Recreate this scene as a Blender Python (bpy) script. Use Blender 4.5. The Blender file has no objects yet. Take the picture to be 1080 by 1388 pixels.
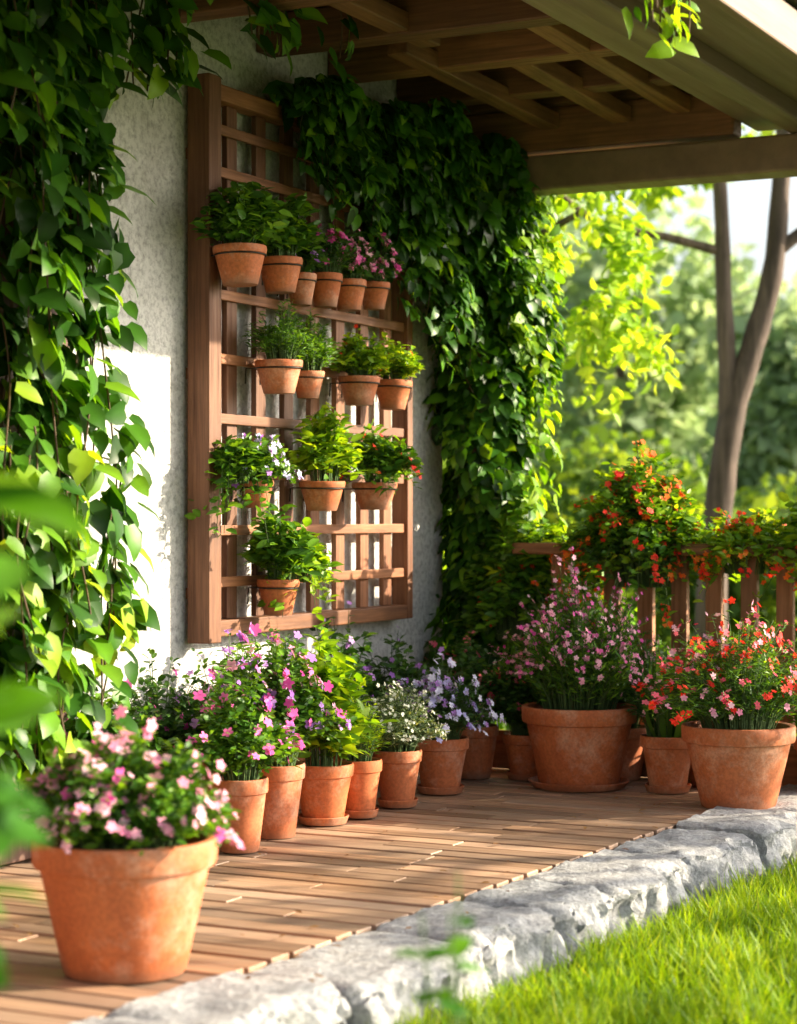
import bpy, math, random
import numpy as np
from mathutils import Vector, noise
rng=np.random.default_rng(7); random.seed(7)
sc=bpy.context.scene
COL=sc.collection
sc.view_settings.view_transform='Standard'; sc.view_settings.look='None'; sc.view_settings.exposure=0

# ------------------------------------------------------------ helpers
def link(o,parent=None):
    COL.objects.link(o)
    if parent: o.parent=parent
    return o
def empty(name,loc=(0,0,0)):
    o=bpy.data.objects.new(name,None); o.location=loc; o.empty_display_size=.1
    return link(o)
def build(name,V,flat,counts,mat,parent=None,smooth=False,rnd=None,rib=None,sharp=None):
    me=bpy.data.meshes.new(name)
    V=np.asarray(V,dtype=np.float32); flat=np.asarray(flat,dtype=np.int32); counts=np.asarray(counts,dtype=np.int32)
    me.vertices.add(len(V)); me.vertices.foreach_set('co',V.ravel())
    me.loops.add(len(flat)); me.loops.foreach_set('vertex_index',flat)
    me.polygons.add(len(counts))
    ls=np.concatenate([[0],np.cumsum(counts)[:-1]]).astype(np.int32)
    me.polygons.foreach_set('loop_start',ls)
    me.polygons.foreach_set('use_smooth',np.full(len(counts),smooth))
    me.update(calc_edges=True)
    if rnd is not None:
        a=me.attributes.new('rnd','FLOAT','POINT'); a.data.foreach_set('value',np.asarray(rnd,dtype=np.float32))
    if rib is not None:
        a=me.attributes.new('rib','FLOAT','POINT'); a.data.foreach_set('value',np.asarray(rib,dtype=np.float32))
    me.materials.append(mat)
    if sharp: me.set_sharp_from_angle(angle=math.radians(sharp))
    o=bpy.data.objects.new(name,me)
    return link(o,parent)
def nrmz(a): return a/np.maximum(np.linalg.norm(a,axis=-1,keepdims=True),1e-9)
def frames(d,n):
    d=nrmz(d); x=nrmz(np.cross(d,n)); z=np.cross(x,d)
    return np.stack([x,d,z],axis=-1)
def scatter(name,proto,P,R,S,mat,parent=None,smooth=True,rnd=None):
    pv,pf,pr=proto; N=len(P); n=len(pv)
    if np.ndim(S)==1: S=np.stack([S,S,S],1)
    V=pv[None]*S[:,None,:]
    V=np.einsum('nij,nkj->nki',R,V)+P[:,None]
    fl=np.array([i for f in pf for i in f]); ct=np.array([len(f) for f in pf])
    flat=(fl[None]+(np.arange(N)*n)[:,None]).ravel()
    counts=np.tile(ct,N)
    if rnd is None: rnd=rng.random(N)
    return build(name,V.reshape(-1,3),flat,counts,mat,parent,smooth,np.repeat(rnd,n),np.tile(pr,N))
def tubes(name,L,rad,mat,parent=None,sides=4):
    L=np.asarray(L,float); N,K,_=L.shape
    rad=np.broadcast_to(rad,(N,K))
    T=nrmz(np.gradient(L,axis=1)); ref=np.array([.31,.77,.21])
    A=nrmz(np.cross(T,ref)); B=np.cross(T,A)
    an=np.arange(sides)*2*math.pi/sides
    V=L[:,:,None]+rad[:,:,None,None]*(np.cos(an)[None,None,:,None]*A[:,:,None]+np.sin(an)[None,None,:,None]*B[:,:,None])
    q=[]
    for k in range(K-1):
        for s in range(sides):
            q.append([k*sides+s,k*sides+(s+1)%sides,(k+1)*sides+(s+1)%sides,(k+1)*sides+s])
    q.append([(K-1)*sides+s for s in range(sides)])
    fl=np.array([i for f in q for i in f]); ct=np.array([len(f) for f in q]); n=K*sides
    flat=(fl[None]+(np.arange(N)*n)[:,None]).ravel()
    return build(name,V.reshape(-1,3),flat,np.tile(ct,N),mat,parent,True,np.repeat(rng.random(N),n))
def boxes(name,B,mat,parent=None,bevel=.004):
    V=[];F=[];R=[]
    for b in B:
        x0,x1,y0,y1,z0,z1=b[:6]; o=len(V)
        V+=[(x0,y0,z0),(x1,y0,z0),(x1,y1,z0),(x0,y1,z0),(x0,y0,z1),(x1,y0,z1),(x1,y1,z1),(x0,y1,z1)]
        for f in ((0,3,2,1),(4,5,6,7),(0,1,5,4),(1,2,6,5),(2,3,7,6),(3,0,4,7)): F+=[o+i for i in f]
        R+=[random.random()]*8
    o=build(name,V,F,[4]*(6*len(B)),mat,parent,False,R)
    if bevel:
        m=o.modifiers.new('bev','BEVEL'); m.width=bevel; m.segments=2; m.limit_method='ANGLE'
    return o
def beam(name,a,b,w,h,mat,parent):
    a=np.array(a,float); b=np.array(b,float); d=nrmz(b-a); x=nrmz(np.cross(d,[0,0,1])); z=np.cross(x,d)
    V=[]
    for p in (a,b):
        for sx,sz in ((-1,-1),(1,-1),(1,1),(-1,1)): V.append(p+x*sx*w/2+z*sz*h/2)
    F=[0,1,2,3, 7,6,5,4, 0,4,5,1, 1,5,6,2, 2,6,7,3, 3,7,4,0]
    o=build(name,V,F,[4]*6,mat,parent,False,[random.random()]*8)
    m=o.modifiers.new('bev','BEVEL'); m.width=.006; m.segments=2
    return o
def lathe(name,prof,mat,parent=None,seg=40,wob=0):
    an=np.arange(seg)*2*math.pi/seg; V=[]
    for r,z in prof:
        for a in an: V.append((r*math.cos(a),r*math.sin(a),z))
    F=[];C=[]
    for k in range(len(prof)-1):
        for s in range(seg):
            F+=[k*seg+s,k*seg+(s+1)%seg,(k+1)*seg+(s+1)%seg,(k+1)*seg+s];C.append(4)
    return build(name,V,F,C,mat,parent,True,sharp=40)

# ------------------------------------------------------------ materials
def newmat(name):
    m=bpy.data.materials.new(name); m.use_nodes=True; nt=m.node_tree; nt.nodes.clear()
    out=nt.nodes.new('ShaderNodeOutputMaterial'); b=nt.nodes.new('ShaderNodeBsdfPrincipled')
    nt.links.new(b.outputs[0],out.inputs[0]); return m,nt,b,out
def N(nt,t,**k):
    n=nt.nodes.new(t)
    for a,v in k.items(): setattr(n,a,v)
    return n
def ramp(nt,fac,stops):
    r=N(nt,'ShaderNodeValToRGB'); e=r.color_ramp.elements
    while len(e)<len(stops): e.new(.5)
    for i,(p,c) in enumerate(stops): e[i].position=p; e[i].color=(*c,1)
    nt.links.new(fac,r.inputs[0]); return r.outputs[0]
def noisen(nt,vec,scale,detail=5,rough=.55):
    n=N(nt,'ShaderNodeTexNoise'); n.inputs['Scale'].default_value=scale; n.inputs['Detail'].default_value=detail; n.inputs['Roughness'].default_value=rough
    if vec is not None: nt.links.new(vec,n.inputs['Vector'])
    return n.outputs[0]
def mix(nt,a,b,fac,mode='MIX'):
    m=N(nt,'ShaderNodeMix',data_type='RGBA',blend_type=mode)
    for sock,v in ((m.inputs[0],fac),(m.inputs[6],a),(m.inputs[7],b)):
        if isinstance(v,(int,float)): sock.default_value=v
        elif isinstance(v,tuple): sock.default_value=(*v,1)
        else: nt.links.new(v,sock)
    return m.outputs[2]
def math_(nt,op,a,b):
    m=N(nt,'ShaderNodeMath',operation=op)
    for s,v in ((m.inputs[0],a),(m.inputs[1],b)):
        if isinstance(v,(int,float)): s.default_value=v
        else: nt.links.new(v,s)
    return m.outputs[0]
def bump(nt,b,h,strength,dist):
    n=N(nt,'ShaderNodeBump'); n.inputs['Strength'].default_value=strength; n.inputs['Distance'].default_value=dist
    nt.links.new(h,n.inputs['Height']); nt.links.new(n.outputs[0],b.inputs['Normal'])
def ocoord(nt,scale=(1,1,1),objrand=False):
    t=N(nt,'ShaderNodeTexCoord'); mp=N(nt,'ShaderNodeMapping'); mp.inputs['Scale'].default_value=scale
    nt.links.new(t.outputs['Object'],mp.inputs[0])
    if objrand:
        oi=N(nt,'ShaderNodeObjectInfo'); c=N(nt,'ShaderNodeCombineXYZ')
        r=math_(nt,'MULTIPLY',oi.outputs['Random'],37.0)
        for i in range(3): nt.links.new(r,c.inputs[i])
        nt.links.new(c.outputs[0],mp.inputs['Location'])
    return mp.outputs[0]
def attr(nt,name):
    a=N(nt,'ShaderNodeAttribute'); a.attribute_name=name; return a.outputs['Fac']
def leafmat(name,stops,trans=.4,rough=.42,tint=(1.7,1.35,.3),spec=.4):
    m,nt,b,out=newmat(name)
    r=attr(nt,'rnd'); c=ramp(nt,r,stops)
    rb=attr(nt,'rib'); c2=mix(nt,c,(1.25,1.3,1.1),rb,'MULTIPLY')
    nt.links.new(c2,b.inputs['Base Color']); b.inputs['Roughness'].default_value=rough
    b.inputs['Specular IOR Level'].default_value=spec
    t=N(nt,'ShaderNodeBsdfTranslucent'); tc=mix(nt,c2,tint,1.0,'MULTIPLY'); nt.links.new(tc,t.inputs[0])
    ms=N(nt,'ShaderNodeMixShader'); ms.inputs[0].default_value=trans
    nt.links.new(b.outputs[0],ms.inputs[1]); nt.links.new(t.outputs[0],ms.inputs[2]); nt.links.new(ms.outputs[0],out.inputs[0])
    return m
ivy_leaf=leafmat('ivy_leaf',[(0,(.014,.045,.006)),(.5,(.032,.11,.012)),(.85,(.09,.24,.018)),(1,(.19,.35,.02))],.45,.4,spec=.3)
herb_leaf=leafmat('herb_leaf',[(0,(.03,.09,.012)),(.5,(.07,.19,.018)),(1,(.17,.34,.03))],.4,.45)
dark_leaf=leafmat('dark_leaf',[(0,(.016,.055,.012)),(.6,(.045,.125,.022)),(1,(.10,.22,.04))],.35,.45)
lime_leaf=leafmat('lime_leaf',[(0,(.08,.2,.015)),(.5,(.17,.33,.02)),(1,(.31,.45,.03))],.5,.45)
silver_leaf=leafmat('silver_leaf',[(0,(.11,.17,.09)),(.6,(.2,.28,.14)),(1,(.4,.46,.32))],.3,.6)
fore_leaf=leafmat('fore_leaf',[(0,(.025,.10,.015)),(.6,(.06,.18,.02)),(1,(.15,.33,.025))],.45,.35)
tree_leaf=leafmat('tree_leaf',[(0,(.05,.11,.03)),(.5,(.10,.20,.045)),(1,(.24,.35,.06))],.5,.6)
hazed_leaf=leafmat('hazed_leaf',[(0,(.20,.29,.18)),(.5,(.32,.43,.25)),(1,(.54,.61,.38))],.45,.8,(1.25,1.2,.85))  # aerial haze painted into the leaf colour: paler and greyer for distance
bright_leaf=leafmat('bright_leaf',[(0,(.12,.26,.03)),(.5,(.26,.42,.04)),(1,(.46,.56,.07))],.5,.5,(1.6,1.35,.4))
grass_m=leafmat('grass_blade',[(0,(.04,.13,.006)),(.42,(.17,.31,.010)),(.85,(.34,.46,.02)),(1,(.50,.50,.08))],.45,.5,(1.6,1.3,.3))
def fl(name,a,b): return leafmat(name,[(0,a),(1,b)],.3,.6,(1.1,1,1),.2)
F_pink=fl('petal_pink',(.80,.24,.44),(.92,.60,.70)); F_mag=fl('petal_magenta',(.60,.04,.30),(.85,.18,.52))
F_pur=fl('petal_purple',(.33,.10,.52),(.62,.34,.78)); F_lav=fl('petal_lavender',(.52,.47,.86),(.82,.80,.95))
F_wht=fl('petal_white',(.7,.72,.6),(.88,.9,.82)); F_red=fl('petal_red',(.8,.02,.015),(.9,.08,.03)); F_org=fl('petal_orange',(.88,.09,.015),(.93,.26,.03))
F_rose=fl('petal_rose',(.80,.05,.13),(.9,.26,.34))

def woodmat(name,c1,c2,axis,rough=.6,fine=60,weather=None,var=.7,grey=None):
    m,nt,b,out=newmat(name)
    s=[fine,fine,fine]; s[axis]=fine*.05
    v=ocoord(nt,tuple(s))
    r=attr(nt,'rnd')
    mp=N(nt,'ShaderNodeVectorMath',operation='ADD'); cx=N(nt,'ShaderNodeCombineXYZ'); rr=math_(nt,'MULTIPLY',r,50.)
    for i in range(3): nt.links.new(rr,cx.inputs[i])
    nt.links.new(v,mp.inputs[0]); nt.links.new(cx.outputs[0],mp.inputs[1]); n1=noisen(nt,mp.outputs[0],1,6,.65)
    c=ramp(nt,n1,[(.3,c1),(.7,c2)])
    if grey:
        r2=math_(nt,'FRACT',math_(nt,'MULTIPLY',r,17.3),0.0); c=mix(nt,c,grey,math_(nt,'MULTIPLY',r2,.6))
    br=math_(nt,'ADD',math_(nt,'MULTIPLY',r,var),.97-var*.5)
    g=N(nt,'ShaderNodeCombineColor')
    for i in range(3): nt.links.new(br,g.inputs[i])
    c=mix(nt,c,g.outputs[0],1.0,'MULTIPLY')
    w=noisen(nt,ocoord(nt),3,6,.6); wf=ramp(nt,w,[(.45,(0,0,0)),(.75,(.6,.6,.6))])
    c=mix(nt,c,weather or tuple(x*.5 for x in c1),wf)
    nt.links.new(c,b.inputs['Base Color'])
    nt.links.new(ramp(nt,n1,[(.3,(rough+.15,)*3),(.7,(rough-.1,)*3)]),b.inputs['Roughness'])
    bump(nt,b,n1,.5,.003); return m
W_x=woodmat('trellis_wood_h',(.13,.045,.018),(.32,.13,.05),0)
W_y=woodmat('beam_wood',(.10,.042,.017),(.25,.11,.042),1)
W_z=woodmat('trellis_wood_v',(.12,.042,.017),(.29,.115,.046),2)
W_ceil=woodmat('ceiling_wood',(.11,.045,.018),(.31,.14,.055),0,fine=26)
W_deck=woodmat('deck_wood',(.19,.095,.052),(.56,.33,.19),1,.5,50,weather=(.36,.25,.18),var=.9,grey=(.34,.25,.19))
W_dark=woodmat('door_wood',(.10,.045,.03),(.20,.095,.06),2)
W_rail=woodmat('rail_wood',(.20,.078,.028),(.40,.175,.07),2)
W_eave=woodmat('eave_paint',(.17,.112,.075),(.24,.162,.11),0,.5,12,weather=(.13,.087,.06))
W_bark=woodmat('bark',(.05,.035,.028),(.21,.145,.11),2,.85,26)
def stucco():
    m,nt,b,out=newmat('stucco'); v=ocoord(nt)
    a=noisen(nt,v,2.2,8,.65); f=noisen(nt,v,38,8,.75); g=noisen(nt,v,9,6,.65)
    c=ramp(nt,a,[(.3,(.54,.53,.51)),(.5,(.70,.69,.67)),(.72,(.80,.79,.76))])
    c=mix(nt,c,ramp(nt,f,[(.36,(.45,.45,.45)),(.54,(1.02,1.02,1.02))]),.85,'MULTIPLY')
    c=mix(nt,c,(.30,.28,.25),ramp(nt,g,[(.56,(0,0,0)),(.74,(.55,.55,.55))]))
    nt.links.new(c,b.inputs['Base Color']); b.inputs['Roughness'].default_value=.92
    h=math_(nt,'ADD',math_(nt,'MULTIPLY',g,1.0),math_(nt,'MULTIPLY',f,.7)); bump(nt,b,h,1.,.018); return m
STU=stucco()
def terra():
    m,nt,b,out=newmat('terracotta'); v=ocoord(nt,(1,1,1),True)
    a=noisen(nt,v,9,6,.6); f=noisen(nt,v,90,4,.6); g=noisen(nt,v,5,8,.74)
    c=ramp(nt,a,[(.3,(.42,.10,.026)),(.7,(.62,.18,.050))])
    oi=N(nt,'ShaderNodeObjectInfo')
    c=mix(nt,c,(.46,.14,.055),math_(nt,'MULTIPLY',oi.outputs['Random'],.6))
    c=mix(nt,c,(.64,.38,.26),ramp(nt,g,[(.50,(0,0,0)),(.64,(.6,.6,.6))]))
    c=mix(nt,c,ramp(nt,f,[(.35,(.72,.72,.72)),(.6,(1,1,1))]),1.,'MULTIPLY')
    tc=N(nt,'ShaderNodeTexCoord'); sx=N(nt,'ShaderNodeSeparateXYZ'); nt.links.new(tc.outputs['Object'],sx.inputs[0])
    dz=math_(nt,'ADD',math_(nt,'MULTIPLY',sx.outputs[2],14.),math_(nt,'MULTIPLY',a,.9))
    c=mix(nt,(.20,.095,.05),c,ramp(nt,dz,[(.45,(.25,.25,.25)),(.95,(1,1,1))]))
    nt.links.new(c,b.inputs['Base Color']); b.inputs['Roughness'].default_value=.7; bump(nt,b,f,.25,.002); return m
TER=terra()
def stone():
    m,nt,b,out=newmat('stone'); v=ocoord(nt)
    a=noisen(nt,v,6,8,.7); f=noisen(nt,v,60,6,.7)
    r=attr(nt,'rnd')
    c=ramp(nt,a,[(.28,(.23,.24,.26)),(.5,(.40,.41,.43)),(.72,(.58,.58,.57))])
    c=mix(nt,c,ramp(nt,f,[(.35,(.5,.5,.5)),(.62,(1.1,1.1,1.1))]),.85,'MULTIPLY')
    c=mix(nt,c,ramp(nt,r,[(0,(.76,.78,.80)),(1,(1.12,1.10,1.07))]),1.,'MULTIPLY')
    nt.links.new(c,b.inputs['Base Color']); b.inputs['Roughness'].default_value=.85
    h=math_(nt,'ADD',a,math_(nt,'MULTIPLY',f,.4)); bump(nt,b,h,1.,.022); return m
STN=stone()
def simple(name,c1,c2,scale,rough=.9,bd=.01,metal=0):
    m,nt,b,out=newmat(name); v=ocoord(nt); a=noisen(nt,v,scale,8,.65)
    nt.links.new(ramp(nt,a,[(.3,c1),(.7,c2)]),b.inputs['Base Color']); b.inputs['Roughness'].default_value=rough; b.inputs['Metallic'].default_value=metal
    bump(nt,b,a,.6,bd); return m
SOIL=simple('soil',(.02,.013,.009),(.06,.04,.028),60)
LAWN=simple('lawn_ground',(.04,.065,.012),(.10,.15,.022),7)
IRON=simple('iron',(.03,.03,.03),(.07,.06,.05),40,.5,.001,.8)
STEM=simple('green_stem',(.05,.10,.03),(.09,.15,.04),30)
VINE=simple('vine_stem',(.06,.04,.025),(.14,.09,.05),30)
UNDER=simple('dark_backing',(.02,.015,.01),(.04,.03,.02),10)  # near-black colour so the deck gaps read as shaded
ROOF=simple('roof_shingle',(.08,.07,.06),(.16,.13,.11),12)
DRY=leafmat('dry_leaf',[(0,(.12,.05,.02)),(1,(.30,.17,.06))],.2,.7)

# ------------------------------------------------------------ leaf prototypes
def mk(v,f,r): return (np.array(v,float),f,np.array(r,float))
BROAD=mk([(0,0,0),(0,.35,.0),(0,.7,0),(0,1,-.14),(.22,-.03,.05),(.36,.27,.09),(.29,.62,.05),(-.22,-.03,.05),(-.36,.27,.09),(-.29,.62,.05),(.12,.86,-.05),(-.12,.86,-.05)],
 [(0,4,5,1),(1,5,6,2),(2,6,10,3),(0,1,8,7),(1,2,9,8),(2,3,11,9)],[1,1,1,.5,0,0,0,0,0,0,0,0])
OVAL=mk([(0,0,0),(0,.5,-.02),(0,1,-.12),(.24,.28,.06),(.22,.68,.03),(-.24,.28,.06),(-.22,.68,.03)],
 [(0,3,4,1),(1,4,2),(0,1,6,5),(1,2,6)],[1,1,.5,0,0,0,0])
NARR=mk([(0,0,0),(0,.5,-.03),(0,1,-.06),(.11,.45,.02),(-.11,.45,.02)],[(0,3,1),(1,3,2),(0,1,4),(1,2,4)],[1,1,.5,0,0])
QUAD=mk([(0,0,0),(.32,.45,.06),(0,1,-.1),(-.32,.45,.06)],[(0,1,2,3)],[.5,0,.5,0])
BLADE=mk([(-.5,0,0),(.5,0,0),(-.4,.5,.0),(.4,.5,.0),(0,1,-.25)],[(0,1,3,2),(2,3,4)],[0,0,.4,.4,.8])
SWORD=mk([(-.3,0,0),(.3,0,0),(-.5,.35,.02),(.5,.35,.02),(-.35,.75,-.02),(.35,.75,-.02),(0,1,-.08)],[(0,1,3,2),(2,3,5,4),(4,5,6)],[0]*7)
pv=[(0,0,0)];pf=[]
for i in range(5):
    a=i*2*math.pi/5; w=.62; o=len(pv)
    pv+=[(.62*math.cos(a-w),.62*math.sin(a-w),.12),(1.0*math.cos(a-.22),1.0*math.sin(a-.22),.10),(1.0*math.cos(a+.22),1.0*math.sin(a+.22),.10),(.62*math.cos(a+w),.62*math.sin(a+w),.16)]
    pf+=[(0,o,o+1,o+2,o+3)]
FLOW=mk(pv,pf,[.0]+[.3]*20)
PROTO={'broad':BROAD,'oval':OVAL,'narrow':NARR}

# ------------------------------------------------------------ plants
def plant(par,c,rx,h,ns,npl,ls,lm,kind='oval',flowers=(),droop=0.,r0=.05,spike=False,upright=0.,stem=True,lean=(0,0)):
    c=np.array(c,float)
    th=rng.uniform(0,2*math.pi,ns); ph=rng.uniform(0,6.28,3)
    lob=1+.18*np.sin(2*th+ph[0])+.14*np.sin(5*th+ph[1])
    q=np.sqrt(rng.random(ns)); rr=q*rx*lob
    e=np.stack([rr*np.cos(th)+lean[0]*q,rr*np.sin(th)+lean[1]*q,h*(1-.6*q**2)*rng.uniform(.6,1.1,ns)*(1+.15*np.sin(3*th+ph[2]))-droop*q**3*rng.uniform(.3,1,ns)],1)
    s=np.stack([np.cos(th)*q*r0,np.sin(th)*q*r0,np.zeros(ns)],1)
    def curve(i,t):
        t=t[:,None]; S=s[i];E=e[i]
        xy=S[:,:2]+(E[:,:2]-S[:,:2])*t**1.35
        z=E[:,2:]*t+4*t*(1-t)*(.12*h+droop*.35*q[i][:,None])
        return np.concatenate([xy,z],1)+c
    nl=ns*npl; i=np.repeat(np.arange(ns),npl); t=rng.uniform(.12,1,nl)**.75
    if spike: t=t*.78
    P=curve(i,t)+rng.normal(0,ls*.25,(nl,3))
    out=np.stack([np.cos(th[i]),np.sin(th[i]),np.zeros(nl)],1)*q[i][:,None]
    a=rng.uniform(0,2*math.pi,nl); rh=np.stack([np.cos(a),np.sin(a),np.zeros(nl)],1)
    D=rh*.8+out*.6+np.stack([np.zeros(nl)]*2+[rng.uniform(-.3,.7,nl)+upright],1)
    NN=np.array([0,0,1.])+out*.5+rng.normal(0,.45,(nl,3))
    sz=ls*rng.uniform(.6,1.25,nl)
    scatter('foliage',PROTO[kind],P,frames(D,NN),sz,lm,par)
    if stem:
        K=6; tt=np.linspace(0,1,K); L=np.stack([curve(np.arange(ns),np.full(ns,x)) for x in tt],1)
        tubes('stems',L,np.linspace(.0028,.0012,K)[None],STEM,par,3)
    for (fm,nf,fs,clu) in flowers:
        j=rng.integers(0,ns,nf)
        tf=rng.uniform(.62,1.02,nf) if spike else rng.uniform(.92,1.07,nf)
        p=curve(j,tf)
        p=np.repeat(p,clu,0); j=np.repeat(j,clu); M=len(p)
        p=p+rng.normal(0,fs*.55 if clu>1 else .004,(M,3)); p[:,2]+=fs*.3
        o=np.stack([np.cos(th[j]),np.sin(th[j]),np.zeros(M)],1)*q[j][:,None]
        nn=nrmz(np.array([.05,-.6,.5])+o*.8+rng.normal(0,.4,(M,3)))
        dd=rng.normal(0,1,(M,3))
        scatter('blossoms',FLOW,p,frames(np.cross(nn,dd),nn),fs*.55*rng.uniform(.7,1.2,M),fm,par)
def pot(par,rt,h,rb=None,saucer=False,z0=0.,seg=40):
    rb=rb or rt*.68; zs=.018 if saucer else 0.
    rm=rb+(rt*.92-rb)*1.0; zr=h*.80
    prof=[(.001,zs),(rb*.97,zs),(rb,zs+.006),(rb+(rm-rb)*.5,zs+h*.40),(rm,zr-.004),(rt*.985,zr),(rt,zr+.008),(rt*1.01,h-.010),(rt*.995,h-.002),(rt*.96,h),(rt*.90,h-.004),(rt*.875,h*.9),(rt*.86,h*.82)]
    prof=[(r,z+z0) for r,z in prof]
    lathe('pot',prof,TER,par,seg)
    lathe('soil',[(rt*.872,z0+h*.88),(rt*.5,z0+h*.91),(.001,z0+h*.92)],SOIL,par,24)
    if saucer:
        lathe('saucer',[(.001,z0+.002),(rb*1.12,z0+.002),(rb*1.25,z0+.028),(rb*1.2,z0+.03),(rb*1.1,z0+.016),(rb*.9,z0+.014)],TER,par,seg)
def potted(name,x,y,rt,pheight,saucer=False,rb=None,z=0.004,**k):
    e=empty(name,(x,y,z)); e.rotation_euler=(0,0,rng.uniform(-.4,.4)); pot(e,rt,pheight,rb,saucer)
    k.setdefault('r0',rt*.6); plant(e,(0,0,pheight*.88),**k); return e

# ------------------------------------------------------------ ground, deck, stones
GZ=-.17
build('lawn',[(-150,-150,GZ),(150,-150,GZ),(150,150,GZ),(-150,150,GZ)],[0,1,2,3],[4],LAWN)
def yin(x): return -1.5-.055*(x-4.5)
def yout(x): return yin(x)-.34
deck=empty('wooden_deck')
B=[];x=1.6
while x<8.72:
    w=.088; ye=yin(x)+.004; cuts=[-.001]
    y=-.001-random.uniform(.35,1.2)
    while y>ye+.25: cuts.append(y); y-=random.uniform(.5,1.1)
    cuts.append(ye)
    for a,b in zip(cuts[:-1],cuts[1:]):
        dz=random.uniform(-.003,.002)
        B.append((x,x+w,b+.0015,a-.0015,-.03+dz,0.0+dz))
    x+=w+.013
boxes('planks',B,W_deck,deck,.0035)
build('gap_shade_sheet',[(1.5,-1.30,-.035),(8.8,-1.66,-.035),(8.8,.0,-.035),(1.5,.0,-.035)],[0,1,2,3],[4],UNDER,deck)  # dark sheet added below the planks, stands in for shade in the gaps
# stones
V=[];F=[];R=[]
x=1.2
def nz(p,s,o=0): return noise.fractal(Vector((p[0]*s+o,p[1]*s+o*.3,p[2]*s-o)),.9,2.1,4)
while x<9.3:
    Ls=random.uniform(.38,.78); n1=int(Ls/.013);n2=16;n3=18; r=random.random(); dzt=random.uniform(-.014,.010); dy=random.uniform(-.025,.025)
    def pt(a,b,c):
        px=x+.008+(Ls-.016)*a; yi=yin(px)-.003; yo=yout(px)+dy
        p=[px,yo+(yi-yo)*b,-.26+(.265+dzt)*c]
        e=nz(p,7,r*20); f=nz((p[0],p[1],p[2]*.5),15,r*9)
        if b<.999:
            k=(1-b)**4
            p[1]+=k*(e*.05+abs(f)*.045)-k*.008*math.sin(c*3.1)
            if c>.85: p[1]+=k*.014*(c-.85)/.15
        if c>.2: p[2]+= (e*.009+f*.005)*c
        edge=min(a,1-a)*Ls
        if edge<.035: p[2]-=(.035-edge)**2*12*c; p[1]+=(1-b)*(.035-edge)**2*16
        if c>.9 and b<.14: p[2]-=(.14-b)*(.12+.14*max(0,f))
        p[0]+= (f*.004) if 0<a<1 else e*.008
        return p
    def grid(fn,A,Bn,flip):
        o=len(V)
        for i in range(A+1):
            for j in range(Bn+1): V.append(fn(i/A,j/Bn)); R.append(r)
        for i in range(A):
            for j in range(Bn):
                q=[o+i*(Bn+1)+j,o+(i+1)*(Bn+1)+j,o+(i+1)*(Bn+1)+j+1,o+i*(Bn+1)+j+1]
                F.extend(q if not flip else q[::-1])
    grid(lambda a,b:pt(a,b,1),n1,n2,False); grid(lambda a,c:pt(a,0,c),n1,n3,False)
    grid(lambda b,c:pt(0,b,c),n2,n3,True); grid(lambda b,c:pt(1,b,c),n2,n3,False)
    x+=Ls
build('stone_edging',V,F,[4]*(len(F)//4),STN,None,True,R,sharp=45)
# lawn grass
def grass(name,x0,x1,y0f,y1f,n,hmin,hmax,w,tuft=8,edge=True):
    m=n//tuft
    X=rng.uniform(x0,x1,m); u=rng.random(m); X=np.repeat(X,tuft); u=np.repeat(u,tuft)
    n=len(X); X=X+rng.normal(0,.012,n); Y=y0f(X)+(y1f(X)-y0f(X))*u+np.abs(rng.normal(0,.012,n))*-1
    P=np.stack([X,Y,np.full(n,GZ-.004)],1)
    tl=np.repeat(rng.normal(0,.28,(m,2)),tuft,0)
    D=np.stack([rng.normal(0,.28,n)+tl[:,0],rng.normal(0,.28,n)+tl[:,1],np.ones(n)],1)
    NN=np.stack([rng.normal(0,1,n),rng.normal(0,1,n),np.full(n,.3)],1)
    cl=.5+.5*np.sin(X*7+np.sin(Y*6)*2)*np.sin(Y*9+np.sin(X*5)); cl2=np.repeat(rng.random(m),tuft)
    H=rng.uniform(hmin,hmax,n)*(.45+.40*cl+.45*cl2)
    if edge: H*=np.clip(.62+u*6,0,1)
    S=np.stack([np.full(n,w)*rng.uniform(.6,1.3,n),H,H],1)
    return scatter(name,BLADE,P,frames(D,NN),S,grass_m,None,True,np.clip(rng.normal(.26,.18,n)+.26*cl+.26*(cl2-.5),0,1))
grass('lawn_grass',3.2,9.6,lambda X:yout(X)+.0,lambda X:yout(X)-1.55,110000,.05,.14,.0058)
grass('lawn_grass',8.9,16,lambda X:0*X+3,lambda X:0*X-5,22000,.05,.11,.014,8,False)

# ------------------------------------------------------------ house
house=empty('garden_house')
boxes('stucco_wall',[(-4,8.5,0,.25,GZ,3.3)],STU,house,.012)
boxes('gable_wall',[(8.25,8.497,.25,5,GZ,3.3)],STU,house,.01)
B=[];x=1.0
while x<5.30:
    B.append((x,x+.125,-.045,-.003,.01,2.95)); x+=.131
boxes('timber_cladding',B,W_dark,house,.006)
boxes('door_post',[(5.38,5.50,-.10,-.002,.01,2.95)],W_dark,house,.006)
boxes('skirt_board',[(1.0,5.37,-.075,-.047,.01,.22)],W_dark,house,.005)
B=[];y=-.003
while y>-1.40:
    xx=0.
    while xx<8.7:
        L_=random.uniform(1.2,2.4); B.append((xx,min(xx+L_,8.72)-.003,y-.108,y,3.03,3.05)); xx+=L_
    y-=.12
boxes('ceiling_boards',B,W_ceil,house,.003)
boxes('ceiling_sheathing',[(0,8.72,-1.36,-.002,3.054,3.06)],UNDER,house,0)
boxes('rafters',[(x,x+.12,-1.36,-.002,2.885,3.028) for x in (3.9,4.7,5.5,6.2,6.83,7.40,8.02)],W_y,house,.008)
boxes('end_rafter',[(8.54,8.66,-1.36,.10,2.74,2.93)],W_y,house,.01)
boxes('end_rafter_cap',[(8.50,8.68,-1.36,.10,2.932,3.028)],W_y,house,.008)
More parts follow.
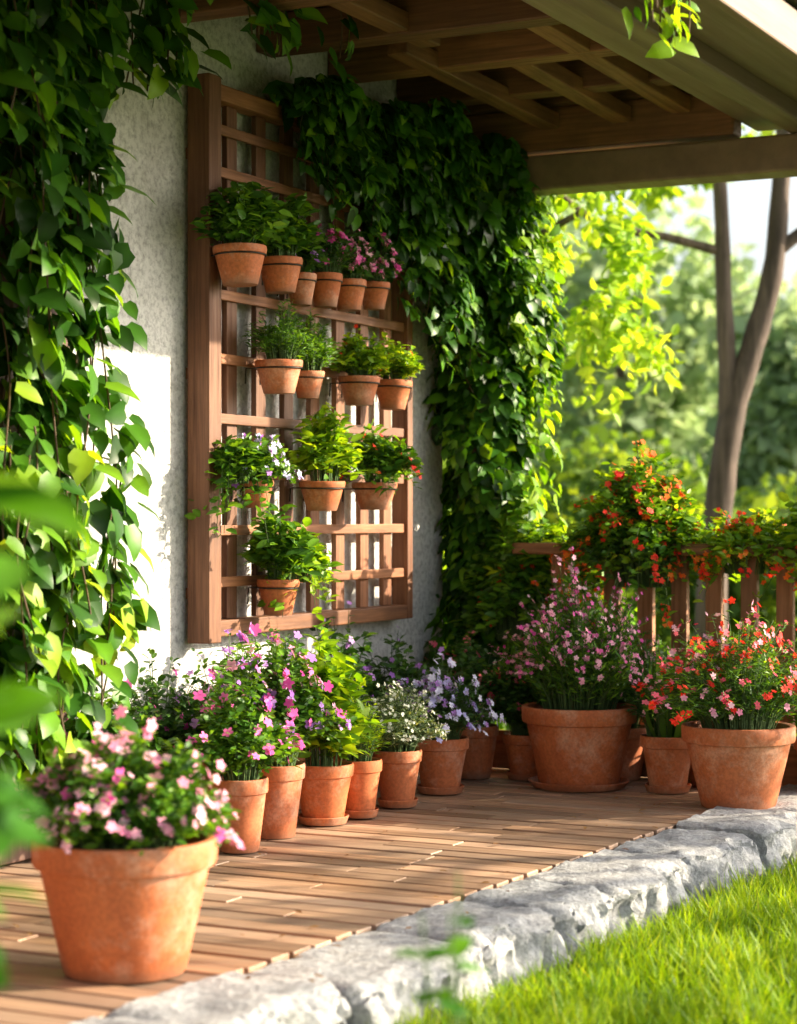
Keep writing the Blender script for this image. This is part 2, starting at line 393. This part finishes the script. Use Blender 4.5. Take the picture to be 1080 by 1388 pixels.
for (a,b) in (((7.15,-.45,2.93),(8.52,-.52,2.86)),((7.5,-.80,2.93),(8.52,-.86,2.86)),((5.4,-.6,2.95),(7.1,-.62,2.93)),((6.9,-1.1,2.94),(8.52,-1.13,2.88))):
    beam('brace',a,b,.09,.07,W_ceil,house)
boxes('eave_beam',[(0,8.86,-1.60,-1.362,2.80,3.06)],W_eave,house,.012)
boxes('eave_lower_beam',[(0,8.86,-1.72,-1.602,2.72,3.05)],W_eave,house,.012)
boxes('soffit',[(0,8.9,-2.04,-1.722,2.79,2.82)],W_eave,house,.004)
boxes('fascia',[(0,8.93,-2.08,-2.042,2.70,2.86)],W_eave,house,.008)
boxes('end_beam',[(8.52,8.70,-2.5,-.30,2.56,2.718)],W_eave,house,.012)
boxes('porch_post',[(8.54,8.68,-2.12,-2.00,GZ,2.558)],W_rail,house,.01)
build('roof',[(-.2,-2.12,2.87),(8.95,-2.12,2.87),(8.95,.5,3.36),(-.2,.5,3.36),(8.95,5.2,4.3),(-.2,5.2,4.3)],[0,1,2,3,3,2,4,5],[4,4],ROOF,house)

# trellis
tr=empty('wooden_trellis',(0,0,0))
xl,xr,zb,zt=6.32,7.99,.66,2.68
boxes('side_posts',[(xl,xl+.085,-.115,-.02,zb-.02,zt+.02),(xr-.05,xr,-.10,-.02,zb,zt)],W_z,tr,.005)
boxes('end_rails',[(xl+.087,xr-.052,-.10,-.025,zb,zb+.06),(xl+.087,xr-.052,-.10,-.025,zt-.06,zt)],W_x,tr,.005)
boxes('upright_slats',[(x,x+.072,-.066,-.042,zb+.062,zt-.062) for x in np.linspace(xl+.20,xr-.21,7)],W_z,tr,.003)
boxes('cross_slats',[(xl+.087,xr-.052,-.084,-.068,z,z+.038) for z in (.84,1.03,1.24,1.44,1.66,1.895,2.13,2.345,2.5)],W_x,tr,.003)
boxes('spacers',[(x,x+.04,-.02,.0,z,z+.04) for x in (xl+.02,xr-.045) for z in (.8,1.6,2.4)],W_z,tr,.002)

# hanging pots
hang=[ # x,z rim,r,h, kind
(6.39,2.07,.098,.14,'h'),(6.70,2.065,.085,.13,'h'),(6.90,2.03,.060,.12,'hp'),(7.08,2.05,.067,.13,'d'),(7.265,2.05,.072,.12,'p'),(7.49,2.05,.066,.11,'p'),
(6.68,1.68,.09,.125,'c'),(6.946,1.665,.064,.105,'c'),(7.327,1.657,.084,.115,'y'),(7.63,1.666,.080,.12,'y'),
(6.564,1.225,.064,.10,'v'),(7.01,1.237,.090,.115,'b'),(7.443,1.235,.093,.11,'r'),
(6.69,.86,.08,.135,'b2')]
def ring(par,r,z):
    a=np.linspace(0,2*math.pi,33); L=np.stack([r*np.cos(a),r*np.sin(a),np.full(33,z)],1)[None]
    tubes('bracket_ring',L,.003,IRON,par,5)
for (x,z,r,h,k) in hang:
    y=-.105-r
    e=empty('hanging_flower_pot',(x,y,z-h+rng.uniform(-.008,.008))); e.rotation_euler=(rng.uniform(-.03,.03),rng.uniform(-.03,.03),0)
    pot(e,r,h,r*.66,False,0,32); ring(e,r*.97,h*.76)
    tubes('bracket_arm',np.array([[[-.6*r,r*.78,h*.76],[-.6*r,r+.02,h*.76],[-.6*r,r+.024,h*.3]],[[.6*r,r*.78,h*.76],[.6*r,r+.02,h*.76],[.6*r,r+.024,h*.3]]]),.003,IRON,e,5)
    c=(0,-.01,h*.88); r0=r*.6
    if k=='h': plant(e,c,r*1.55,.24,50,16,.055,herb_leaf,'oval',r0=r0,droop=.03)
    if k=='hp': plant(e,c,r*1.6,.19,40,16,.04,dark_leaf,'oval',[(F_pur,60,.028,1)],r0=r0,droop=.05)
    if k=='d': plant(e,c,r*1.7,.2,50,18,.035,dark_leaf,'narrow',[(F_mag,80,.028,1)],r0=r0,droop=.03)
    if k=='p': plant(e,c,r*1.75,.20,50,18,.034,dark_leaf,'oval',[(F_pink,130,.026,1),(F_mag,80,.026,1)],r0=r0,droop=.04)
    if k=='c': plant(e,c,r*1.55,.22,90,20,.030,herb_leaf,'narrow',r0=r0,droop=.02)
    if k=='y': plant(e,c,r*1.55,.18,75,18,.032,lime_leaf,'oval',[(F_red,8,.022,1)],r0=r0,droop=.03)
    if k=='v': plant(e,c,.16,.17,80,20,.032,herb_leaf,'oval',[(F_lav,220,.026,1),(F_pur,50,.026,1)],r0=r0,droop=.06); plant(e,(-.13,0,h*.9),.13,.13,44,16,.048,herb_leaf,'oval',r0=r0,droop=.42)
    if k=='b': plant(e,c,r*1.45,.29,48,16,.052,lime_leaf,'oval',r0=r0,droop=.10)
    if k=='r': plant(e,c,r*1.9,.24,64,18,.044,herb_leaf,'oval',[(F_red,20,.028,1)],r0=r0,droop=.14)
    if k=='b2': plant(e,c,.13,.30,44,14,.058,herb_leaf,'oval',r0=r0,droop=.05); plant(e,(.10,-.03,h*.9),.15,.16,46,16,.048,lime_leaf,'oval',r0=r0,droop=.24)

# ------------------------------------------------------------ potted plants on the deck
P=potted
P('potted_pink_petunia',4.14,-1.25,.222,.325,rb=.148,rx=.265,h=.265,ns=280,npl=28,ls=.031,lm=herb_leaf,kind='oval',flowers=[(F_pink,140,.034,1),(F_pink,130,.024,2),(F_mag,20,.034,1)],droop=.03)
P('potted_flowering_herb',5.80,-.56,.094,.24,rx=.20,h=.36,ns=120,npl=24,ls=.034,lm=herb_leaf,kind='oval',flowers=[(F_mag,36,.036,1)],droop=.05)
P('potted_purple_flowers',6.115,-.507,.105,.25,rx=.24,h=.46,ns=190,npl=24,ls=.034,lm=herb_leaf,kind='oval',flowers=[(F_mag,80,.038,1),(F_pur,70,.036,1),(F_pink,60,.036,1)],droop=.06)
P('potted_basil',6.453,-.51,.110,.215,True,rx=.15,h=.44,ns=60,npl=22,ls=.070,lm=lime_leaf,kind='oval',droop=.03)
P('potted_green_herb',6.655,-.55,.082,.21,True,rx=.12,h=.28,ns=80,npl=18,ls=.03,lm=lime_leaf,kind='narrow')
P('potted_green_herb',6.83,-.42,.075,.21,rx=.12,h=.26,ns=80,npl=18,ls=.03,lm=silver_leaf,kind='narrow')
P('potted_alyssum',6.96,-.55,.092,.215,True,rx=.17,h=.25,ns=260,npl=20,ls=.026,lm=silver_leaf,kind='narrow',flowers=[(F_wht,200,.014,2)],droop=.03)
P('potted_lavender_lobelia',7.382,-.526,.113,.22,True,rx=.20,h=.30,ns=240,npl=20,ls=.028,lm=dark_leaf,kind='narrow',flowers=[(F_lav,340,.028,1),(F_pur,130,.026,1)],droop=.05)
P('potted_green_herb',7.88,-.44,.105,.22,rx=.17,h=.34,ns=90,npl=20,ls=.04,lm=dark_leaf,kind='oval',flowers=[(F_rose,30,.03,1)])
P('potted_red_flowers',7.93,-.66,.10,.19,True,rx=.16,h=.36,ns=100,npl=20,ls=.036,lm=dark_leaf,kind='oval',flowers=[(F_rose,60,.028,1)])
P('potted_pink_salvia',7.80,-.948,.232,.33,True,rb=.165,rx=.36,h=.56,ns=340,npl=26,ls=.042,lm=herb_leaf,kind='narrow',flowers=[(F_pink,760,.020,1),(F_mag,300,.018,1)],spike=True,upright=.4)
P('potted_red_geranium',7.54,-1.70,.213,.31,rb=.14,rx=.34,h=.42,ns=320,npl=24,ls=.034,lm=herb_leaf,kind='narrow',flowers=[(F_red,90,.024,3),(F_rose,90,.024,2),(F_pink,60,.024,2)],droop=.05)
e=empty('potted_sword_plant',(7.82,-1.32,.004)); pot(e,.110,.225,None,True)
n=70;a=rng.uniform(0,6.28,n);q=rng.random(n)
D=np.stack([np.cos(a)*q*.55,np.sin(a)*q*.55,np.ones(n)],1); S=np.stack([rng.uniform(.016,.026,n),rng.uniform(.2,.42,n),rng.uniform(.2,.42,n)],1)
scatter('leaves',SWORD,np.stack([np.cos(a)*q*.05,np.sin(a)*q*.05,np.full(n,.19)],1),frames(D,np.stack([np.cos(a),np.sin(a),.2+0*a],1)),S,herb_leaf,e)
plant(e,(0,.02,.2),.15,.42,70,16,.036,dark_leaf,'narrow',[(F_pink,30,.02,2)],r0=.06)
P('potted_shrub',5.50,-.22,.10,.2,rx=.22,h=.36,ns=110,npl=22,ls=.04,lm=herb_leaf,kind='oval',flowers=[(F_mag,10,.03,1)])
P('potted_shrub',5.86,-.20,.10,.2,rx=.19,h=.40,ns=110,npl=22,ls=.036,lm=dark_leaf,kind='oval',flowers=[(F_mag,16,.03,1)])
P('potted_purple_flowers',6.32,-.20,.10,.22,rx=.2,h=.46,ns=120,npl=22,ls=.034,lm=herb_leaf,kind='oval',flowers=[(F_pur,90,.034,1)])
P('potted_purple_flowers',6.72,-.2,.10,.22,rx=.17,h=.38,ns=120,npl=22,ls=.034,lm=dark_leaf,kind='oval',flowers=[(F_pur,70,.034,1)])
P('potted_shrub',7.17,-.2,.10,.22,rx=.17,h=.48,ns=60,npl=16,ls=.045,lm=dark_leaf,kind='oval',flowers=[(F_pur,30,.03,1)])
P('potted_shrub',7.58,-.2,.10,.22,rx=.2,h=.38,ns=90,npl=20,ls=.036,lm=dark_leaf,kind='oval',flowers=[(F_pur,30,.03,1)])
P('potted_shrub',8.1,-.25,.10,.22,rx=.2,h=.36,ns=90,npl=20,ls=.045,lm=dark_leaf,kind='oval',flowers=[(F_rose,30,.03,1)])
P('potted_shrub',8.12,-1.0,.13,.22,rx=.26,h=.40,ns=120,npl=20,ls=.045,lm=dark_leaf,kind='oval')
P('potted_shrub',8.08,-1.42,.13,.22,rx=.24,h=.32,ns=120,npl=20,ls=.04,lm=herb_leaf,kind='narrow',flowers=[(F_pink,60,.026,2)])
P('potted_shrub',8.05,-1.9,.13,.22,rx=.24,h=.36,ns=120,npl=20,ls=.04,lm=herb_leaf,kind='narrow',flowers=[(F_pink,60,.026,2)])
n=90; X=rng.uniform(3.8,8.0,n); Y=rng.uniform(-1.75,-.35,n); Pq=np.stack([X,Y,np.full(n,.008)],1); a=rng.uniform(0,6.28,n)
scatter('fallen_leaves',OVAL,Pq,frames(np.stack([np.cos(a),np.sin(a),0*a],1),np.stack([rng.normal(0,.2,n),rng.normal(0,.2,n),np.ones(n)],1)),rng.uniform(.012,.035,n),DRY)

# ------------------------------------------------------------ railing
rail=empty('wooden_railing')
boxes('handrail',[(8.25,8.38,-2.5,-.45,.935,.985)],W_y,rail,.008)
boxes('lower_rail',[(8.285,8.345,-2.5,-.45,.12,.18)],W_y,rail,.006)
boxes('balusters',[(8.295,8.335,y,y+.07,.182,.933) for y in np.arange(-2.45,-.80,.152)],W_rail,rail,.004)
boxes('newel_post',[(8.26,8.37,-.74,-.63,.0,.934)],W_rail,rail,.006)
boxes('base_board',[(8.20,8.235,-2.1,-.3,.004,.17)],W_y,rail,.005)

# ------------------------------------------------------------ ivy
def ivy_leaves(name,P,O,ls,mat,par,lo=.6,hi=1.25,rnd=None,kind='broad'):
    n=len(P)
    D=O*rng.uniform(.1,.7,n)[:,None]+np.stack([rng.normal(0,.45,n),rng.normal(0,.35,n),-rng.uniform(.15,1.1,n)],1)
    NN=O*1.0+np.stack([rng.normal(0,.45,n),rng.normal(0,.35,n),rng.uniform(.1,1.0,n)],1)
    scatter(name,PROTO[kind],P,frames(D,NN),ls*rng.uniform(lo,hi,n),mat,par,True,rnd)
col=empty('ivy_covered_post',(8.52,-.15,0))
boxes('post',[(-.05,.05,-.05,.05,0,2.74)],W_rail,col,.006)
n=5400; z=rng.uniform(.25,2.8,n)**1.0; a=rng.uniform(0,2*math.pi,n)
lump=1+.30*np.sin(z*5+a*2)+.26*np.sin(z*12+a*3+1)
r=(.160+.06*np.cos(z*1.7)**2+.12*np.clip(.9-z,0,1)+.07*np.clip(z-2.2,0,1))*lump*rng.uniform(.35,1,n)**.4
O=np.stack([np.cos(a),np.sin(a),0*a],1)
ivy_leaves('leaves',np.stack([r*np.cos(a)+.02,r*np.sin(a)-.05,z],1),O,.082,ivy_leaf,col)
ns=90;L=[]
for i in range(ns):
    a0=rng.uniform(-2.2,.8); z0=rng.uniform(.7,2.6); p=np.array([.18*math.cos(a0),.18*math.sin(a0)-.02,z0]); pts=[p.copy()]
    d=np.array([math.cos(a0),math.sin(a0),rng.uniform(-.5,.8)])*.026
    for k in range(7): p=p+d; d[2]-=.008; pts.append(p.copy())
    L.append(pts)
L=np.array(L); tubes('shoots',L,.002,STEM,col,3)
Pp=np.repeat(L.reshape(-1,3),2,0)+rng.normal(0,.015,(ns*16,3)); Oo=nrmz(Pp*np.array([1,1,0])); ivy_leaves('shoot_leaves',Pp,Oo,.07,lime_leaf,col,.5,1.2)
iv=empty('climbing_ivy'); n=4600
X=6.75+(8.5-6.75)*rng.random(n)**.66
top=2.80-.05*np.sin(X*7)-.10*np.clip(7.2-X,0,1)/.4
bt_z=[2.66,2.54,2.50,2.36,2.14,1.85]
bot=np.interp(X,[6.75,7.05,7.3,7.6,8.0,8.5],bt_z)+.12*np.sin(X*13)+.08*np.sin(X*29)
Z=bot+(top-bot)*rng.random(n)**.9
yy=-.07-rng.random(n)**.6*(.10+.22*np.sin(X*6+Z*5)**2)
ivy_leaves('leaves',np.stack([X,yy,Z],1),np.tile([0,-1.,0],(n,1)),.085,ivy_leaf,iv)
L=[];PP=[]
for i in range(40):
    x0=rng.uniform(6.8,8.45); z0=np.interp(x0,[6.75,7.05,7.3,7.6,8.0,8.5],bt_z)+.1; ln=rng.uniform(.12,.45)
    zz=np.linspace(z0,z0-ln,10); l=np.stack([x0+.03*np.sin(zz*14+i),-.22-.04*np.cos(zz*9+i),zz],1); L.append(l); PP.append(np.repeat(l,2,0)+rng.normal(0,.022,(20,3)))
tubes('trailing_stems',np.array(L),.002,VINE,iv,3); PP=np.concatenate(PP); ivy_leaves('trailing_leaves',PP,np.tile([0,-1.,0],(len(PP),1)),.07,ivy_leaf,iv)
def strands(name,spec,ls,mat,step=.055,stem=VINE,jit=.045,per=2):
    e=empty(name); L=[];PP=[]
    for (x,y,z0,z1) in spec:
        K=40; zz=np.linspace(z0,z1,K); ph=rng.uniform(0,6.28,4); am=rng.uniform(.02,.06)
        xs=x+am*np.sin(zz*3+ph[0])+.02*np.sin(zz*9+ph[1]); ys=y+am*.7*np.sin(zz*2.4+ph[2])+.015*np.sin(zz*8+ph[3])
        l=np.stack([xs,ys,zz],1); L.append(l)
        m=int(abs(z0-z1)/step*per); t=rng.uniform(0,K-1.001,m); i=t.astype(int); f=(t-i)[:,None]
        PP.append(l[i]*(1-f)+l[i+1]*f+rng.normal(0,jit,(m,3))*[1,.8,.5])
    tubes('stems',np.array(L),.0035,stem,e,5)
    PP=np.concatenate(PP); ivy_leaves('leaves',PP,np.tile([.15,-1.,0],(len(PP),1)),ls,mat,e); return e
spec=[]
for i in range(16):
    x=rng.uniform(5.02,5.42); spec.append((x,rng.uniform(-.32,-.12),rng.uniform(2.8,2.98),rng.uniform(.6,1.6)))
for i in range(10): spec.append((rng.uniform(4.75,5.2),rng.uniform(-.4,-.12),2.98,rng.uniform(2.0,2.5)))
for i in range(12): spec.append((rng.uniform(4.85,5.45),rng.uniform(-.35,-.15),rng.uniform(1.0,1.45),rng.uniform(.15,.5)))
for i in range(14): spec.append((rng.uniform(5.3,6.0),rng.uniform(-.3,-.12),2.98,rng.uniform(2.5,2.75)))
for i in range(6): spec.append((rng.uniform(6.2,6.7),rng.uniform(-.4,-.2),2.98,rng.uniform(2.78,2.86)))
strands('hanging_ivy',spec,.108,ivy_leaf,step=.05)
strands('hanging_ivy',[(rng.uniform(4.9,5.42),rng.uniform(-.40,-.22),rng.uniform(.9,1.7),rng.uniform(.25,.8)) for i in range(9)],.105,lime_leaf,step=.085)
strands('hanging_eave_vine',[(5.62+rng.uniform(-.12,.12),-2.1,2.85,2.50+rng.uniform(-.03,.06)) for i in range(6)],.075,lime_leaf,step=.05)

# ------------------------------------------------------------ flowering mass on rail
e=empty('rail_lantana',(8.33,-1.03,.80))
plant(e,(0,0,0),.34,.50,260,22,.048,herb_leaf,'oval',[(F_red,80,.026,4),(F_org,70,.026,4)],droop=.36,r0=.12)
plant(e,(0,.0,.05),.30,.46,120,16,.05,lime_leaf,'oval',[(F_org,24,.026,5)],droop=.2,r0=.12)
e=empty('rail_climber',(8.40,-.44,.55))
plant(e,(0,0,0),.26,.54,180,20,.06,herb_leaf,'oval',[(F_red,12,.026,3)],droop=.25,r0=.12)
plant(e,(0,-.1,.1),.24,.42,80,14,.06,lime_leaf,'oval',[(F_org,14,.024,3)],droop=.1,r0=.12)
e=empty('rail_climber',(8.36,-1.66,.86))
plant(e,(0,.18,0),.26,.24,120,16,.045,lime_leaf,'oval',[(F_org,44,.024,4),(F_red,34,.024,4)],droop=.18,r0=.1)
plant(e,(0,-.22,0),.30,.40,150,16,.060,lime_leaf,'oval',[(F_org,24,.024,4)],droop=.3,r0=.1)
def leafmass(name,c,rad,n,ls,mat,clumps=14,cr=.35,proto=QUAD,parent=None,zmin=-.1):
    c=np.array(c,float);rad=np.array(rad,float)
    cc=nrmz(rng.normal(0,1,(clumps,3)))*rng.uniform(.2,1,(clumps,1))**.5*rad*(1-cr*.6)
    k=rng.integers(0,clumps,n); d=nrmz(rng.normal(0,1,(n,3)))*rng.uniform(0,1,(n,1))**.4
    P=c+cc[k]+d*rad*cr*rng.uniform(.6,1.1,(clumps,1))[k]
    keep=P[:,2]>zmin; P=P[keep]; k=k[keep]; d=d[keep]; m=len(P)
    D=d*.5+rng.normal(0,.6,(m,3))-np.array([0,0,.2]); NN=d+np.array([0,0,.5])+rng.normal(0,.5,(m,3))
    rn=np.clip(rng.random(m)*.6+(rng.random(clumps)*.4)[k],0,1)
    return scatter(name,proto,P,frames(D,NN),ls*rng.uniform(.6,1.3,m),mat,parent,True,rn),c+cc
hg=empty('garden_hedge')
for i,(x,y,h) in enumerate([(9.2,-.35,.95),(9.4,-1.05,.6),(9.5,-1.8,.42),(9.4,.35,1.1),(9.7,-2.6,.4)]):
    leafmass('leaves',(x,y,h*.42),(.45,.5,h*.6),3000,.06,lime_leaf if i%2 else herb_leaf,16,.4,OVAL,hg)

# ------------------------------------------------------------ trees
def limb(pts,r0,r1,par,K=14):
    pts=np.array(pts,float); t=np.linspace(0,len(pts)-1,K)
    out=[]
    for a in t:
        i=int(min(a,len(pts)-2)); f=a-i
        p0=pts[max(i-1,0)];p1=pts[i];p2=pts[i+1];p3=pts[min(i+2,len(pts)-1)]
        out.append(.5*((2*p1)+(-p0+p2)*f+(2*p0-5*p1+4*p2-p3)*f*f+(-p0+3*p1-3*p2+p3)*f**3))
    rad=np.linspace(r0,r1,K)*(1+.05*np.sin(np.arange(K)*2.3))
    tubes('limb',np.array(out)[None],rad[None],W_bark,par,12)
def bt(l,z,dd=0):
    return (l*.454+dd*.891,-l*.891+dd*.454,z)
t=empty('forked_tree',(13.46,.35,0))
limb([bt(-.03,-.2),bt(-.02,.6),bt(.03,1.2),bt(.12,1.8),bt(.27,2.3),bt(.40,2.8),bt(.46,3.5),bt(.6,5),bt(.9,6.5)],.115,.045,t,34)
limb([bt(.08,1.55),bt(.09,2.0),bt(.06,2.6),bt(.03,3.4),bt(-.1,4.6),bt(-.5,6)],.075,.03,t,20)
limb([bt(.03,2.9),bt(-.35,3.0),bt(-.8,3.1),bt(-1.3,3.5)],.035,.015,t)
limb([bt(.42,2.9),bt(.9,3.3),bt(1.4,4.0)],.05,.02,t)
leafmass('crown',(0,0,6.2),(2.3,2.3,1.9),6000,.16,tree_leaf,40,.28,QUAD,t)
leafmass('crown_low',bt(-.3,3.65),(1.1,1.1,.40),900,.12,bright_leaf,16,.22,QUAD,t)
t=empty('linden_tree',(11.0,1.6,0))
limb([(0,0,-.2),(.05,-.05,1.2),(0,-.1,2.4),(.1,0,4)],.13,.07,t)
limb([(0,-.1,1.9),(-.1,-.7,2.5),(-.3,-1.4,2.8)],.05,.015,t)
limb([(0,-.1,2.5),(.1,-.9,3.1),(0,-1.8,3.4)],.05,.015,t)
leafmass('crown_side',(-.25,-1.25,2.42),(.66,.86,.86),2200,.09,bright_leaf,36,.20,OVAL,t)
leafmass('crown',(0,-.2,4.1),(1.9,1.9,1.2),6000,.12,tree_leaf,34,.3,QUAD,t)
# out-of-view tree, added to dapple the sunlight on deck and lawn
t=empty('dapple_tree',(9.7,-6.6,0))
limb([(0,0,-.2),(.05,-.05,1.4),(0,.1,2.4),(-.1,.1,3.2)],.08,.03,t)
for k in range(9):
    a=k*2.4; z=1.6+k*.14; limb([(0,.05,z),(.6*math.cos(a),.6*math.sin(a),z+.3),(1.3*math.cos(a),1.3*math.sin(a),z+.4)],.03,.008,t,8)
leafmass('crown',(0,0,2.6),(1.9,1.9,.65),1700,.10,tree_leaf,34,.16,OVAL,t)
sh=empty('garden_shrubs')
for (x,y,rx,h) in [(18,1.0,1.5,1.5),(19,3.2,1.6,2.0),(17,5,1.6,2.0),(20,-1.5,1.8,1.3),(21,6.8,2,2.4),(19,-4.5,2,1.6),(22,1.8,1.6,1.7),(16.5,8,2,2.2),(21,-8,2,2)]:
    leafmass('leaves',(x,y,h*.4),(rx,rx,h*.65),2600,.17,tree_leaf,18,.38,QUAD,sh)
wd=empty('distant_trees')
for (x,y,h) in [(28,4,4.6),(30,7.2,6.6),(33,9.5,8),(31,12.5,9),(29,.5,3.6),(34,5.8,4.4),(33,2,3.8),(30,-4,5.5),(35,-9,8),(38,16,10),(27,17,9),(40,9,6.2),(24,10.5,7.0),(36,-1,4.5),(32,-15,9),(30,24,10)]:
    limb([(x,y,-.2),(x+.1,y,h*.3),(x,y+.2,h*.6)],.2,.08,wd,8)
    leafmass('crown',(x,y,h*.55),(h*.32,h*.36,h*.45),2600,.34,hazed_leaf,26,.30,QUAD,wd)
    leafmass('understory',(x-.5,y+1,.8),(2.,2.2,1.4),900,.3,hazed_leaf,12,.4,QUAD,wd)

# ------------------------------------------------------------ foreground plants
fg=empty('foreground_shrub',(1.965,-2.515,GZ))
def bigshoot(par,base,dirv,Ln,n,ls,mat,k0=3):
    base=np.array(base,float); d=np.array(dirv,float); K=12; p=base.copy(); pts=[p.copy()]
    for k in range(K-1):
        p=p+d/np.linalg.norm(d)*Ln/(K-1); d=d+np.array([0,0,-.03]); pts.append(p.copy())
    pts=np.array(pts); tubes('stem',pts[None],np.linspace(.006,.002,K)[None],STEM,par,5)
    t=np.linspace(k0,K-1.01,n); i=t.astype(int); P_=pts[i]
    a=np.arange(n)*2.4+rng.uniform(0,6); D=np.stack([np.cos(a),np.sin(a),rng.uniform(-.3,.6,n)],1)
    NN=np.stack([rng.normal(0,.4,n),rng.normal(0,.4,n)-.2,np.ones(n)],1)
    scatter('leaves',BROAD,P_,frames(D,NN),ls*rng.uniform(.7,1.2,n),mat,par)
for i in range(12):
    a=rng.uniform(0,6.28); bigshoot(fg,(rng.normal(0,.03),rng.normal(0,.03),0),(.09*math.cos(a)-.03,.09*math.sin(a)+.05,1),rng.uniform(1.08,1.45),8,.12,fore_leaf,7)
for i in range(5):
    a=rng.uniform(0,6.28); bigshoot(fg,(-.04+rng.normal(0,.03),.08+rng.normal(0,.03),0),(.06*math.cos(a),.06*math.sin(a),1),rng.uniform(.5,.75),7,.09,fore_leaf,5)
wdp=empty('garden_weed',(2.70,-2.83,GZ))
for i in range(3): bigshoot(wdp,(rng.normal(0,.02),rng.normal(0,.02),0),(rng.normal(0,.06),rng.normal(0,.06),1),rng.uniform(.68,.80),8,.05,fore_leaf,7)

# ------------------------------------------------------------ light, sky, camera
el=math.radians(22); sh_=nrmz(np.array([.58,-.81])); sd=Vector((sh_[0]*math.cos(el),sh_[1]*math.cos(el),math.sin(el)))
su=bpy.data.lights.new('sun','SUN'); su.energy=14; su.angle=math.radians(.5); su.color=(1,.85,.62)
so=bpy.data.objects.new('sun',su); so.rotation_euler=sd.to_track_quat('Z','Y').to_euler(); so.location=(10,-10,10); link(so)
w=bpy.data.worlds.new('World'); sc.world=w; w.use_nodes=True; nt=w.node_tree; nt.nodes.clear()
sky=nt.nodes.new('ShaderNodeTexSky'); sky.sky_type='NISHITA'; sky.sun_disc=False; sky.sun_elevation=el; sky.sun_rotation=math.atan2(sh_[0],sh_[1]); sky.dust_density=4; sky.air_density=1.0
hs=nt.nodes.new('ShaderNodeHueSaturation'); hs.inputs['Saturation'].default_value=.5
bg=nt.nodes.new('ShaderNodeBackground'); bg.inputs[1].default_value=.35; wo=nt.nodes.new('ShaderNodeOutputWorld')
nt.links.new(sky.outputs[0],hs.inputs['Color']); nt.links.new(hs.outputs[0],bg.inputs[0]); nt.links.new(bg.outputs[0],wo.inputs[0])
cd=bpy.data.cameras.new('camera'); cam=bpy.data.objects.new('camera',cd); link(cam); sc.camera=cam
cam.location=(0,-4.1,1.1); fw=Vector((math.cos(math.radians(27)),math.sin(math.radians(27)),0))
cam.rotation_euler=fw.to_track_quat('-Z','Y').to_euler()
cd.sensor_fit='VERTICAL'; cd.sensor_height=36; cd.sensor_width=28; cd.lens=2800*36/1388; cd.shift_y=.0043
cd.clip_start=.05; cd.clip_end=600
cd.dof.use_dof=True; cd.dof.focus_distance=7.3; cd.dof.aperture_fstop=2.4
print('polys',sum(len(o.data.polygons) for o in bpy.data.objects if o.type=='MESH'))
